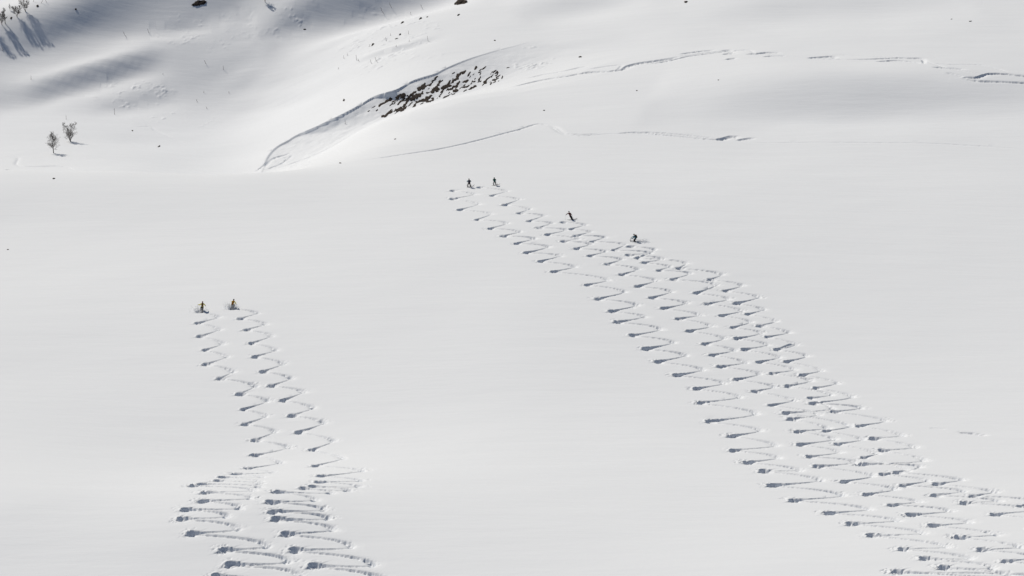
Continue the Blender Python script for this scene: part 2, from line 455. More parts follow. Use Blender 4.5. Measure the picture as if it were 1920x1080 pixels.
pickB = picker(Z[::B, ::B].copy(), yc, scn)
TRACK_PATHS = {}
for name in 'abcdfg':
    oid = len(TRACKS)
    TRACKS.append(name)
    P = np.array([pickB(u, v)[:2] for u, v in TR[name]])[::-1]       # near -> far: the way they skied
    first_is_left = ((len(P) - 1) % 2 == 0)
    n = len(P)
    ax = np.zeros_like(P)
    for k in range(n):
        a, b = max(0, k - 3), min(n - 1, k + 3)
        if (b - a) % 2: a = a + 1 if a + 1 < k or a == 0 and b - a > 1 else a
        v = P[b] - P[a]
        v[0] *= .6
        ax[k] = v / np.linalg.norm(v)
    path = []
    for k in range(n - 1):
        A, Bp = P[k], P[k + 1]
        L = np.linalg.norm(Bp - A)
        left0 = (k % 2 == 0) == first_is_left
        m0, m1 = ax[k] * L * (.26 if left0 else .85), ax[k + 1] * L * (.85 if left0 else .26)
        steps = max(6, int(L / .11))
        amp = abs(Bp[0] - A[0]) * 1.15
        rj = rng.uniform(.72, 1.25, 4)
        for q in range(steps):
            t = q / steps
            h = (2 * t ** 3 - 3 * t * t + 1) * A + (t ** 3 - 2 * t * t + t) * m0 + (-2 * t ** 3 + 3 * t * t) * Bp + (t ** 3 - t * t) * m1
            hd = (6 * t * t - 6 * t) * A + (3 * t * t - 4 * t + 1) * m0 + (-6 * t * t + 6 * t) * Bp + (3 * t * t - 2 * t) * m1
            hd = hd / np.linalg.norm(hd)
            ph = (t * .5 + (0 if left0 else .5)) % 1
            path.append((h, hd, ph, amp, rj, k))
    TRACK_PATHS[name] = path
    for c, tdir, ph, amp, rj, k in path:
        sc = min(max(amp / 4.4, .6), 1.2)
        dl = lerp_profile(ph, .012)
        if dl >= 0:
            gl = max(0, 1 - dl / (.25 * rj[3])) ** 1.4
            g2 = max(0, 1 - dl / .40)
        else:
            gl = g2 = math.exp(-(dl / .055) ** 2)
        dr = lerp_profile(ph, .49)
        gr = math.exp(-(dr / (.17 if dr > 0 else .05)) ** 2)
        depth = (.12 if ph < .45 else .24) + (.34 * g2 + .25 * gr) * rj[0] * min(sc, 1.25)
        w = (.11 if ph < .45 else .16) + (.33 * gl + .15 * gr) * sc * rj[1]
        nl = np.array([-tdir[1], tdir[0]])
        outer = 1 if (ph < .25 or ph > .75) else -1
        berm = (.20 * gl + .04 * gr) * sc
        deb = max(.75 * gr * sc * rj[2], (.65 if amp < 4.8 else 1.15) * gl * sc)
        stamp(c, nl, depth, w, w * 1.3, berm, deb if deb > .2 else 0, outer, oid)

def groove(pts, depth, w, name, jag=.3, smooth=6):
    oid = len(TRACKS)
    if name not in TRACKS:
        TRACKS.append(name)
    oid = TRACKS.index(name)
    P = smooth_poly(np.array([pickB(u, v)[:2] for u, v in pts]), smooth)
    seg = np.linalg.norm(np.diff(P, axis=0), axis=1)
    cum = np.concatenate([[0], np.cumsum(seg)])
    tot = cum[-1]
    for sdist in np.arange(0, tot, .2):
        c = np.array([np.interp(sdist, cum, P[:, 0]), np.interp(sdist, cum, P[:, 1])])
        c2 = np.array([np.interp(sdist + .3, cum, P[:, 0]), np.interp(sdist + .3, cum, P[:, 1])])
        tdir = c2 - c if np.linalg.norm(c2 - c) > 1e-6 else tdir
        tdir = tdir / np.linalg.norm(tdir)
        nl = np.array([-tdir[1], tdir[0]])
        if nl[1] < 0: nl = -nl
        e = min(1, sdist / (tot * .15 + .1), (tot - sdist) / (tot * .15 + .1)) ** .6
        j = 1 + .5 * jag * float(vnoise(np.array([sdist / 5.0]), np.array([oid * 7.3]), 4)[0])
        stamp(c + nl * .03 * rng.standard_normal(), nl, depth * e * j, w * (.4 + .6 * e), w * 1.5 * (.4 + .6 * e), .25 * depth * e, 0, 1, oid)

GL = 'lower'
groove(px(C2, [(650, 970), (900, 935), (1200, 890), (1450, 835), (1600, 795), (1779, 745)]) + px(C3, [(60, 765), (130, 742), (180, 738), (240, 758), (290, 790), (340, 805), (430, 808), (520, 800), (620, 795), (720, 790)]), .22, .26, GL)
groove(px(C3, [(190, 736), (260, 755), (300, 785), (340, 797), (430, 800), (520, 795)]), .28, .26, GL)
groove(px(C3, [(620, 795), (720, 788), (830, 795), (930, 805), (1040, 815), (1140, 825), (1230, 828), (1310, 818)]), .36, .34, GL, .5)
groove(px(C3, [(720, 785), (870, 790), (1000, 800), (1140, 815), (1230, 826)]), .30, .28, GL, .5)
groove(px(C3, [(1210, 830), (1260, 825), (1310, 812), (1345, 822)]), .50, .55, GL, .6)
groove(px(C3, [(1350, 835), (1390, 828), (1435, 822)]), .35, .5, GL)
groove(px(C3, [(1350, 838), (1430, 848), (1525, 850)]) + px(C4, [(300, 849), (600, 848), (900, 850), (1200, 858), (1400, 870), (1650, 885)]), .13, .24, GL, .6)
GU = 'upper'
groove(px(C3, [(0, 518), (120, 488), (210, 470), (330, 452), (450, 430), (590, 422), (690, 402), (720, 388), (850, 362), (960, 342)]), .40, .42, GU, .7)
groove(px(C3, [(90, 466), (180, 445), (300, 425), (400, 402), (450, 396)]), .25, .35, GU, .8)
groove(px(C3, [(440, 415), (540, 398), (600, 390), (650, 390), (620, 425)]), .2, .35, GU, .8)
groove(px(C3, [(570, 428), (660, 410), (700, 390), (780, 372), (870, 360), (1000, 338)]), .45, .6, GU, .5)
groove(px(C3, [(800, 382), (870, 372), (960, 356), (1060, 332), (1150, 320), (1280, 305), (1400, 296)]), .3, .42, GU, .8)
groove(px(C3, [(1000, 322), (1080, 310), (1150, 302), (1210, 298)]), .35, .4, GU, .6)
groove(px(C3, [(1250, 300), (1290, 300), (1320, 312)]), .45, .5, GU, .5)
groove(px(C3, [(1260, 322), (1300, 318), (1325, 320)]), .4, .45, GU, .5)
groove(px(C3, [(1280, 352), (1305, 349), (1325, 348)]), .4, .45, GU, .5)
groove(px(C4, [(0, 322), (60, 318), (130, 312), (200, 315)]), .42, .4, GU, .5)
groove(px(C4, [(100, 338), (160, 332), (230, 332)]), .3, .4, GU, .6)
groove(px(C4, [(360, 345), (430, 340), (510, 335), (528, 348)]), .4, .45, GU, .5)
groove(px(C4, [(520, 322), (620, 330), (750, 338), (860, 343)]), .14, .3, GU, .9)
groove(px(C4, [(590, 353), (690, 352), (780, 349), (860, 345), (960, 345), (1045, 350), (1056, 380)]), .38, .36, GU, .5)
groove(px(C4, [(770, 367), (830, 362), (880, 359), (960, 364), (1050, 378)]), .38, .36, GU, .5)
groove(px(C4, [(1060, 372), (1200, 383), (1370, 384), (1480, 405), (1560, 430)]), .16, .3, GU, .9)
groove(px(C4, [(1110, 399), (1200, 404), (1300, 413)]), .35, .45, GU, .5)
groove(px(C4, [(1190, 432), (1240, 443), (1285, 458)]), .25, .35, GU, .5)
groove(px(C4, [(1285, 466), (1310, 460), (1370, 461), (1420, 445), (1460, 438), (1540, 440), (1650, 451), (1760, 462)]), .46, .42, GU, .3)
groove(px(C4, [(1285, 470), (1370, 481), (1450, 485), (1540, 487), (1650, 494), (1750, 500)]), .34, .3, GU, .4)
groove(px(C3, [(0, 516), (300, 450), (590, 421), (720, 386), (960, 341), (1180, 312), (1400, 298)]) + px(C4, [(60, 320), (215, 332), (370, 346), (590, 353), (780, 350), (960, 346), (1056, 362), (1190, 402), (1330, 430), (1440, 442), (1650, 455)]), .21, .26, GU, .8)
groove([(0, 293), (22, 294), (34, 297), (30, 307), (42, 312), (70, 312), (100, 311), (125, 313), (140, 318)], .2, .3, 'hook', .4)
groove([(0, 320), (14, 318), (32, 319)], .3, .35, 'dash', .3)
groove([(248, 238), (282, 238), (294, 246), (330, 262), (350, 270)], .12, .28, 'mound', .8)
groove([(1745, 802), (1770, 804)], .08, .3, 'mark', .9)
groove([(1800, 811), (1822, 812), (1836, 814), (1850, 816)], .3, .28, 'mark', .2)
GC = 'cracks'
groove([(478, 322), (498, 309), (515, 296), (545, 286)], .26, .35, GC, .6)
groove([(500, 318), (530, 305), (548, 290)], .22, .3, GC, .6)
groove([(520, 316), (570, 298), (620, 275), (660, 252)], .17, .28, GC, .5)

touch = (carveA > .012) | (bermA > .012) | (debA > .02)
ii, jj = np.nonzero(touch)
xx, yy = yi[ii] * sj[jj], yi[ii]
deb = debA[ii, jj]
n1 = vnoise(xx / .34, yy / .46, 61) + .7 * vnoise(xx / .17, yy / .24, 62)
n2 = vnoise(xx / 1.6, yy / 1.6, 63)
hole = np.clip(n1 - .18, -.12, .9) * np.clip(deb * 1.4, 0, 1.7) * np.clip(.75 + .6 * n2, .1, 1.3)
inr = np.clip(carveA[ii, jj] / .5, 0, 1) ** 1.5
wob = .20 * inr * (vnoise(xx / .4, yy / .5, 65) + .7 * vnoise(xx / .19, yy / .26, 66))
Z[ii, jj] += (-carveA[ii, jj] + bermA[ii, jj] * np.clip(1 - carveA[ii, jj] * 4, 0, 1) - .26 * hole * (1 - .8 * np.clip(carveA[ii, jj] / .16, 0, 1)) + wob).astype(np.float32)
mark(touch, 0, 0)

# ------------------------------------------------------------------ clamp refined borders to the coarse edges next to them
ri, rj_ = np.nonzero(refine)
for a, b in zip(ri, rj_):
    r0, c0 = a * B, b * B
    if a == 0 or not refine[a - 1, b]:
        Z[r0, c0:c0 + B + 1] = np.linspace(Z[r0, c0], Z[r0, c0 + B], B + 1)
    if a == NI - 1 or not refine[a + 1, b]:
        Z[r0 + B, c0:c0 + B + 1] = np.linspace(Z[r0 + B, c0], Z[r0 + B, c0 + B], B + 1)
    tt = (yi[r0:r0 + B + 1] - yi[r0]) / (yi[r0 + B] - yi[r0])
    if b == 0 or not refine[a, b - 1]:
        Z[r0:r0 + B + 1, c0] = Z[r0, c0] + tt * (Z[r0 + B, c0] - Z[r0, c0])
    if b == NJ - 1 or not refine[a, b + 1]:
        Z[r0:r0 + B + 1, c0 + B] = Z[r0, c0 + B] + tt * (Z[r0 + B, c0 + B] - Z[r0, c0 + B])

pickF = picker(Z, yi, sj)                         # the finished surface
def ground(x, y):
    return float(sample_grid(Z, yi, sj, np.array([x]), np.array([y]))[0])
def normal_at(x, y, e=.6):
    return Vector((ground(x - e, y) - ground(x + e, y), ground(x, y - e) - ground(x, y + e), 2 * e)).normalized()

# ------------------------------------------------------------------ emit meshes
def emit(name, quads):
    """quads: (n, 4) flat indices into the fine grid; normals are those of the whole surface, so pieces join without a seam"""
    used, inv = np.unique(quads.ravel(), return_inverse=True)
    i, j = used // nj, used % nj
    co = np.stack([yi[i] * sj[j], yi[i], Z[i, j].astype(float)], 1)
    st = np.where(refine[np.clip(i // B, 0, NI - 1), np.clip(j // B, 0, NJ - 1)] | refine[np.clip((i - 1) // B, 0, NI - 1), np.clip((j - 1) // B, 0, NJ - 1)], 1, B)
    ia, ib = np.clip(i - st, 0, ni - 1), np.clip(i + st, 0, ni - 1)
    ja, jb = np.clip(j - st, 0, nj - 1), np.clip(j + st, 0, nj - 1)
    di = np.stack([(yi[ib] - yi[ia]) * sj[j], yi[ib] - yi[ia], Z[ib, j] - Z[ia, j]], 1)
    dj = np.stack([yi[i] * (sj[jb] - sj[ja]), 0 * yi[i], Z[i, jb] - Z[i, ja]], 1)
    nr = np.cross(dj, di)
    nr /= np.linalg.norm(nr, axis=1)[:, None]
    me = bpy.data.meshes.new(name)
    nf = len(quads)
    me.vertices.add(len(used)); me.loops.add(nf * 4); me.polygons.add(nf)
    me.vertices.foreach_set('co', co.astype(np.float32).ravel())
    me.loops.foreach_set('vertex_index', inv.astype(np.int32).ravel())
    me.polygons.foreach_set('loop_start', np.arange(0, nf * 4, 4, dtype=np.int32))
    me.polygons.foreach_set('use_smooth', np.ones(nf, bool))
    me.update(calc_edges=True)
    me.normals_split_custom_set_from_vertices(nr.astype(np.float32))
    me.materials.append(SNOW)
    o = bpy.data.objects.new(name, me)
    COL.objects.link(o)
    return o

def tag(o, label=None, cat=None, group=None, kind=None):
    for k, v in (('label', label), ('category', cat), ('group', group), ('kind', kind)):
        if v: o[k] = v
    return o

ca, cb = np.nonzero(~refine)
r0, c0 = ca * B, cb * B
coarse = np.stack([r0 * nj + c0, r0 * nj + c0 + B, (r0 + B) * nj + c0 + B, (r0 + B) * nj + c0], 1)
bi = (ri[:, None, None] * B + np.arange(B)[None, :, None] + np.zeros((1, 1, B), int)).ravel()
bj = (rj_[:, None, None] * B + np.arange(B)[None, None, :] + np.zeros((1, B, 1), int)).ravel()
fine = np.stack([bi * nj + bj, bi * nj + bj + 1, (bi + 1) * nj + bj + 1, (bi + 1) * nj + bj], 1)
own_f = np.maximum(owner[bi, bj], owner[bi + 1, bj + 1])
bank_f = bank_zone[bi, bj] & (own_f < 0)
allq = np.concatenate([coarse, fine[(own_f < 0) & ~bank_f]])
# near slope / far side: split where the near slope rolls over
qy = yi[allq[:, 0] // nj]; qx = qy * sj[allq[:, 0] % nj]
ridge_y = np.interp(qx, [-200, -110, -60, -20, 20, 60, 140, 300], [532, 532, 532, 548, 600, 640, 640, 640])
near = qy < ridge_y
tag(emit('snow_slope', allq[near]), 'smooth white foreground snow slope crossed by zigzag ski tracks', kind='structure')
tag(emit('hillside', allq[~near]), 'undulating snow hillside and valley beyond the foreground slope', kind='structure')
tag(emit('snow_bank', fine[bank_f]), 'steep shaded snow bank of a gully with dark rocks showing through', kind='structure')
ZIG = 'zigzag ski tracks down the slope'
TRAV = 'traverse tracks across the far slope'
LAB = {
 'a': ('ski_track', 'leftmost zigzag of the right-hand cluster, leading up to the skier at its far left end', ZIG),
 'b': ('ski_track', 'zigzag ski track ending at the standing skier with the dark green backpack', ZIG),
 'c': ('ski_track', 'zigzag ski track leading up to the skier in a maroon jacket', ZIG),
 'd': ('ski_track', 'outermost zigzag of the right-hand cluster, ending at the crouched skier in spray', ZIG),
 'f': ('ski_track', 'left zigzag of the separate pair, ending at the yellow skier with arms out', ZIG),
 'g': ('ski_track', 'right zigzag of the separate pair, ending at the skier with the orange backpack', ZIG),
 'lower': ('traverse_track', 'thin curved traverse track just above the zigzag skiers, with a kink', TRAV),
 'upper': ('traverse_track', 'long broken traverse track beyond the rocky bank, running to the right edge', TRAV),
 'hook': ('traverse_track', 'hooked faint ski mark on the valley snow below the two lone birches', TRAV),
 'dash': ('snow_mark', 'short dark line on the crest at the left edge below the birches', None),
 'mound': ('traverse_track', 'faint curved ski mark on the valley mound right of the birches', TRAV),
 'mark': ('snow_mark', 'short dark lone scratch in the snow right of the zigzag cluster', None),
 'cracks': ('snow_crack', 'dark streaky cracks in the snow at the low end of the rocky bank', None),
}
for k, nm in enumerate(TRACKS):
    f = fine[own_f == k]
    if len(f):
        n_, l_, g_ = LAB[nm]
        tag(emit(n_, f), l_, n_.replace('_', ' '), g_)

# ------------------------------------------------------------------ small mesh helpers
def mesh_obj(name, verts, faces, mat, parent=None, smooth=True):
    me = bpy.data.meshes.new(name)
    me.from_pydata([tuple(v) for v in verts], [], faces)
    me.update()
    if smooth:
        me.polygons.foreach_set('use_smooth', [True] * len(me.polygons))
    for m in (mat if isinstance(mat, (list, tuple)) else [mat]):
        me.materials.append(m)
    o = bpy.data.objects.new(name, me)
    COL.objects.link(o)
    if parent: o.parent = parent
    return o

def empty(name, loc, rz=0):
    o = bpy.data.objects.new(name, None)
    o.location = loc
    o.rotation_euler = (0, 0, rz)
    o.empty_display_size = .3
    COL.objects.link(o)
    return o

def tube(V, Fc, pts, rads, sides=5):
    """append a tapered tube through pts"""
    pts = [Vector(p) for p in pts]
    base = len(V)
    for k, p in enumerate(pts):
        t = (pts[min(k + 1, len(pts) - 1)] - pts[max(k - 1, 0)]).normalized()
        a = t.cross(Vector((0.31, 0.95, 0.05)))
        if a.length < .1: a = t.cross(Vector((1, 0, 0)))
        a.normalize()
        b = t.cross(a)
        for q in range(sides):
            an = 2 * math.pi * q / sides
            V.append(p + (a * math.cos(an) + b * math.sin(an)) * rads[k])
    for k in range(len(pts) - 1):
        for q in range(sides):
            q2 = (q + 1) % sides
            Fc.append((base + k * sides + q, base + k * sides + q2, base + (k + 1) * sides + q2, base + (k + 1) * sides + q))
    Fc.append(tuple(base + q for q in range(sides))[::-1])
    Fc.append(tuple(base + (len(pts) - 1) * sides + q for q in range(sides)))

def box(V, Fc, c, sx, sy, sz, rot=None):
    b = len(V)
    for dz in (-1, 1):
        for dx, dy in ((-1, -1), (1, -1), (1, 1), (-1, 1)):
            p = Vector((dx * sx / 2, dy * sy / 2, dz * sz / 2))
            if rot: p = rot @ p
            V.append(Vector(c) + p)
    Fc += [(b + 3, b + 2, b + 1, b), (b + 4, b + 5, b + 6, b + 7)] + [(b + k, b + (k + 1) % 4, b + 4 + (k + 1) % 4, b + 4 + k) for k in range(4)]

# ------------------------------------------------------------------ rocks
def ico(sub=1):
    t = (1 + 5 ** .5) / 2
    v = [Vector(p).normalized() for p in [(-1, t, 0), (1, t, 0), (-1, -t, 0), (1, -t, 0), (0, -1, t), (0, 1, t), (0, -1, -t), (0, 1, -t), (t, 0, -1), (t, 0, 1), (-t, 0, -1), (-t, 0, 1)]]
    f = [(0, 11, 5), (0, 5, 1), (0, 1, 7), (0, 7, 10), (0, 10, 11), (1, 5, 9), (5, 11, 4), (11, 10, 2), (10, 7, 6), (7, 1, 8), (3, 9, 4), (3, 4, 2), (3, 2, 6), (3, 6, 8), (3, 8, 9), (4, 9, 5), (2, 4, 11), (6, 2, 10), (8, 6, 7), (9, 8, 1)]
    for _ in range(sub):
        mid, nf = {}, []
        def m(a, b):
            k = (min(a, b), max(a, b))
            if k not in mid:
                v.append(((v[a] + v[b]) / 2).normalized()); mid[k] = len(v) - 1
            return mid[k]
        for a, b, c in f:
            ab, bc, ca_ = m(a, b), m(b, c), m(c, a)
            nf += [(a, ab, ca_), (b, bc, ab), (c, ca_, bc), (ab, bc, ca_)]
        f = nf
    return v, f
IV, IF = ico(2)
IV1, IF1 = ico(1)

def rock(u, v, lpx, wpx, ang, label, group=None, name='rock', thick=.16, sub2=False):
    """a rough stone lying on the snow; its length / width / tilt as seen are given in photograph pixels"""
    ca_, sa_ = math.cos(R(ang)), -math.sin(R(ang))
    c = pickF(u, v)
    zeta = c[1] * cp - (c[2] - CZ) * sp
    n = normal_at(c[0], c[1], 1.0)
    # image axes as world directions projected onto the ground
    def onground(dx, dy):
        w = Vector((dx, -dy * sp, -dy * cp)) * (zeta / F)
        vd = Vector((c[0], c[1], c[2] - CZ)).normalized()
        k = w.dot(n) / vd.dot(n)
        r = w - vd * k
        if r.length > w.length * 3.2: r = r.normalized() * w.length * 3.2
        return r
    ex, ey = onground(ca_ * lpx / 2, sa_ * lpx / 2), onground(-sa_ * wpx / 2, ca_ * wpx / 2)
    ez = n * max(.10, thick * min(ex.length, ey.length))
    vv, ff = (IV, IF) if sub2 else (IV1, IF1)
    sd = random.uniform(0, 99)
    out = []
    for p in vv:
        k = 1 + .5 * float(vnoise(np.array([p.x * 1.6 + sd]), np.array([p.y * 1.6 + p.z * 2.1 + sd]), 5)[0]) + .2 * random.uniform(-1, 1)
        out.append(ex * (p.x * k) + ey * (p.y * k) + ez * (p.z * k))
    o = mesh_obj(name, out, ff, ROCK, smooth=False)
    o.location = Vector(c) - n * (.0 * ez.length) + Vector((0, 0, 0))
    tag(o, label, 'rock', group)
    return o

BK = (680, 80, 6.75)
BG = 'dark rocks showing through the snowy bank'
big = [  # zoom coordinates: x, y, length, width, angle
 (310, 905, 150, 46, 28), (462, 842, 70, 50, 20), (515, 840, 70, 42, 50), (545, 775, 130, 36, 70), (600, 716, 110, 46, 25), (660, 690, 120, 60, 30), (720, 655, 110, 46, 22), (630, 655, 130, 26, 35),
 (480, 672, 130, 56, 28), (290, 760, 170, 32, 30), (345, 722, 56, 50, 45), (750, 570, 110, 52, 30), (770, 535, 60, 26, 35), (855, 528, 95, 26, 35), (490, 745, 120, 26, 42), (530, 690, 40, 30, 50),
 (740, 740, 120, 60, 15), (790, 720, 90, 70, 20), (860, 730, 100, 50, 25), (835, 700, 90, 36, 35), (670, 780, 70, 30, 60), (900, 610, 85, 50, 35), (950, 600, 60, 46, 40), (930, 560, 95, 32, 40), (980, 500, 80, 22, 38),
 (1060, 545, 100, 56, 25), (1030, 562, 60, 40, 20), (1090, 520, 50, 34, 45), (1150, 485, 80, 34, 35), (1195, 440, 85, 46, 42), (1250, 385, 90, 34, 35), (1285, 380, 36, 34, 45), (1130, 580, 110, 34, 32), (1170, 610, 60, 34, 20),
 (1205, 520, 80, 30, 60), (1300, 495, 66, 40, 30), (1060, 680, 95, 20, 30), (1310, 560, 60, 24, 30), (1400, 565, 80, 26, 25), (1345, 395, 40, 34, 55), (1430, 325, 36, 24, 50), (1540, 320, 52, 16, 40), (1490, 345, 26, 20, 30),
 (1560, 480, 90, 26, 50), (1540, 520, 70, 24, 40), (1605, 445, 60, 16, 30), (1665, 370, 55, 18, 50), (1480, 450, 50, 20, 60), (1720, 425, 30, 18, 40), (1765, 440, 36, 14, 65), (1690, 465, 34, 16, 20), (1835, 318, 28, 16, 20),
 (930, 440, 40, 18, 35), (900, 475, 44, 14, 35), (1150, 385, 30, 14, 25), (360, 780, 50, 20, 50), (140, 815, 26, 12, 30), (75, 868, 24, 12, 20), (180, 855, 22, 14, 40), (410, 860, 40, 16, 30), (420, 890, 30, 12, 30),
 (1190, 560, 60, 22, 55), (1240, 575, 40, 18, 50), (1300, 605, 36, 14, 25), (1360, 590, 40, 14, 25), (830, 635, 30, 18, 30), (1010, 610, 60, 18, 40), (990, 655, 44, 16, 40), (1380, 505, 50, 12, 55), (1290, 540, 34, 18, 40),
]
def rock_label(x, y, l):
    sec = ['at its low left end', 'left of its middle', 'about its middle', 'right of its middle', 'towards its thin right end', 'at its thin right tip'][int(np.digitize(x, [430, 680, 950, 1250, 1530]))]
    lo = np.interp(x, [330, 900, 1400, 1760], [900, 740, 590, 480]); hi = np.interp(x, [330, 700, 1100, 1450, 1760], [780, 560, 440, 330, 380])
    f = (lo - y) / max(60, lo - hi)
    row = 'lower edge' if f < .3 else ('middle' if f < .66 else 'upper edge')
    size = 'large' if l > 40 else ('mid-sized' if l > 24 else 'small')
    return f'{size} dark rock on the {row} of the rocky bank, {sec}'
for x, y, l, w, a in big:
    u, v = BK[0] + x / BK[2], BK[1] + y / BK[2]
    n_ = 1 if l < 45 else (2 if l < 80 else (3 if l < 115 else 4))
    for q in range(n_):
        o_ = ((q + .5) / n_ - .5) * l * .95
        w_ = random.uniform(-.22, .22) * w * (n_ > 1)
        rock(u + (o_ * math.cos(R(a)) + w_ * math.sin(R(a))) / BK[2], v - (o_ * math.sin(R(a)) - w_ * math.cos(R(a))) / BK[2],
             l / n_ / BK[2] * random.uniform(1.3, 2.1), w / BK[2] * random.uniform(.55, 1.1), a + random.uniform(-14, 14), rock_label(x + o_ * math.cos(R(a)), y - o_ * math.sin(R(a)), l / n_ * 1.2), BG)
for k in range(90):
    x = random.uniform(330, 1760)
    lo = np.interp(x, [330, 900, 1400, 1760], [900, 740, 590, 480])
    hi = np.interp(x, [330, 700, 1100, 1450, 1760], [780, 560, 440, 330, 380])
    y = hi + (lo - hi) * (1 - random.random() ** 1.3)
    u, v = BK[0] + x / BK[2], BK[1] + y / BK[2]
    l = random.uniform(14, 46)
    rock(u, v, l / BK[2] * 1.15, l * random.uniform(.28, .5) / BK[2], random.uniform(20, 60), rock_label(x, y, l), BG)

SG = 'lone dark rocks scattered on the far snow'
for (u, v, l, w, a, lab, s2) in [
 (866, 6, 22, 10, 12, 'large dark rock with a pointed right end at the top centre', True),
 (374, 6, 20, 9, 15, 'dark rock capped with snow on the upper left slope', True),
 (1285, 4, 9, 6, 10, 'lone small dark rock on the smooth snow at the top right', False),
 (754, 43, 7, 4, 30, 'small brown rock below the large rock, left end of its row', False),
 (789, 35, 8, 3, 25, 'small dark rock in the middle of a row under the large rock', False),
 (801, 32, 4, 3, 20, 'tiny rock at the right end of a row under the large rock', False),
 (699, 84, 8, 3, 45, 'brown rock among twigs above the gray snow hollow', False),
 (750, 65, 6, 3, 30, 'brown stone near twigs between the hollow and the row of rocks', False),
 (743, 73, 7, 2.5, 20, 'flat brown stone just above the shaded snow hollow', False),
 (928, 76, 5, 3, 5, 'tiny dark stone above the upper end of the rocky bank', False),
 (1088, 107, 8, 2.5, 5, 'flat dark stone just above the long traverse track', False),
 (1020, 207, 4, 3, 0, 'tiny dark stone between the two traverse tracks', False),
 (741, 261, 5, 4, 10, 'small dark stone on open snow below the rocky bank', False),
 (638, 306, 5, 3, 0, 'small dark stone on the crest of the near slope', False),
 (572, 55, 6, 2.5, 5, 'flat dark stone on the gray upper slope left of the hollow', False),
 (101, 335, 7, 3, 5, 'small dark stone on the crest beneath the two lone birches', False),
 (298, 275, 7, 3, 25, 'brown stone on the valley snow right of the birches', False),
 (248, 245, 4, 3, 0, 'tiny dark stone on the valley mound right of the birches', False),
 (142, 17, 5, 4, 20, 'small rock with a long shadow line on the shaded upper left slope', False),
 (21, 34, 6, 4, 30, 'black rock between the birches in the top left corner', False),
 (70, 11, 5, 4, 30, 'dark rock beside bushes right of the top left birches', False),
 (1784, 36, 4, 2, 10, 'tiny dark stone at the top right', False),
 (1820, 40, 8, 2, 5, 'flat gray stone at the far top right', False),
 (1194, 170, 3, 2, 5, 'speck of dark stone on the smooth mound below the long traverse track', False),
 (1347, 150, 3, 2, 0, 'speck of dark stone close under the long traverse track', False),
 (15, 468, 5, 2.5, 5, 'tiny dark stone alone on the foreground slope at the left edge', False),
 (860, 28, 9, 3, 30, 'gray stone half buried under the large top rock', False),
 (645, 188, 4, 5, 60, 'small upright brown stump left of the gully bank', False)]:
    f_ = 1 if s2 else .82
    rock(u, v, l * f_, w * f_, a, lab, SG, sub2=s2, thick=.45)

# ------------------------------------------------------------------ birches and saplings
def branch(V, Fc, p, d, ln, r, lev, rnd, up=.25, spread=.7, maxlev=3, dens=1.0):
    n = 4
    pts, rads = [p.copy()], [r]
    q, dd = p.copy(), d.copy()
    kids = []
    for k in range(n):
        dd = (dd + Vector((rnd.uniform(-1, 1), rnd.uniform(-1, 1), rnd.uniform(-.4, 1))) * .16 + Vector((0, 0, up)) * .22).normalized()
        q = q + dd * (ln / n)
        pts.append(q.copy())
        rads.append(max(.006, r * (1 - .8 * (k + 1) / n)))
        if lev < maxlev:
            for _ in range(int(dens * (2 if lev < 2 else 2) + rnd.random())):
                s = dd.cross(Vector((rnd.uniform(-1, 1), rnd.uniform(-1, 1), rnd.uniform(-.3, .3)))).normalized()
                kids.append((q.copy(), (dd * (1 - spread * .5) + s * spread).normalized(), ln * rnd.uniform(.35, .6) * (1 - .08 * k), rads[-1] * .65))
    tube(V, Fc, pts, rads, 4 if lev else 6)
    for a, b, c, e in kids:
        branch(V, Fc, a, b, c, max(e, .011), lev + 1, rnd, up, spread, maxlev, dens)

def birch(u, v, hpx, label, seed, stems=1, lean=0., wide=.45, bare=.25, group='bare birch trees', maxlev=3, dens=.95):
    rnd = random.Random(seed)
    g = pickF(u, v)
    zeta = g[1] * cp - (g[2] - CZ) * sp
    h = hpx * zeta / F / cp
    root = tag(empty('birch_tree', g - np.array([0, 0, .05])), label, 'tree', group)
    TV, TF, CV, CF = [], [], [], []
    for s in range(stems):
        an = rnd.uniform(0, 6.28)
        tilt = (.0 if stems == 1 else .32 * (s - (stems - 1) / 2) / max(1, (stems - 1) / 2)) + lean
        top = Vector((tilt * h, rnd.uniform(-.1, .1) * h, h * rnd.uniform(.85, 1.0)))
        pts = [Vector((0, 0, -.3))] + [Vector((top.x * t ** 1.15 + .02 * h * rnd.uniform(-1, 1), top.y * t + .02 * h * rnd.uniform(-1, 1), top.z * t)) for t in (.12, .3, .5, .7, .88, 1.0)]
        r0_ = .022 * h / (stems ** .4)
        rads = [r0_ * 1.2, r0_, r0_ * .85, r0_ * .65, r0_ * .42, r0_ * .22, .008]
        tube(TV, TF, pts, rads, 6)
        nb = int(40 / stems ** .6)
        for k in range(nb):
            t = bare + (1 - bare) * (k + rnd.random()) / nb
            f = t * 6
            i_ = min(5, max(1, int(f)))
            p = pts[i_].lerp(pts[min(6, i_ + 1)], f - i_ if f > i_ else 0)
            az = rnd.uniform(0, 6.28)
            bl = h * wide * (1.05 - .75 * abs(t - .38) / .62) * rnd.uniform(.55, 1)
            d_ = Vector((math.cos(az) * .85, math.sin(az) * .85, rnd.uniform(.35, .9))).normalized()
            branch(CV, CF, p, d_, bl, max(.012, r0_ * .38 * (1 - t * .6)), 1, rnd, maxlev=maxlev, dens=dens)
    mesh_obj('trunk', TV, TF, BARK, root)
    mesh_obj('crown', CV, CF, TWIG, root)
    return root

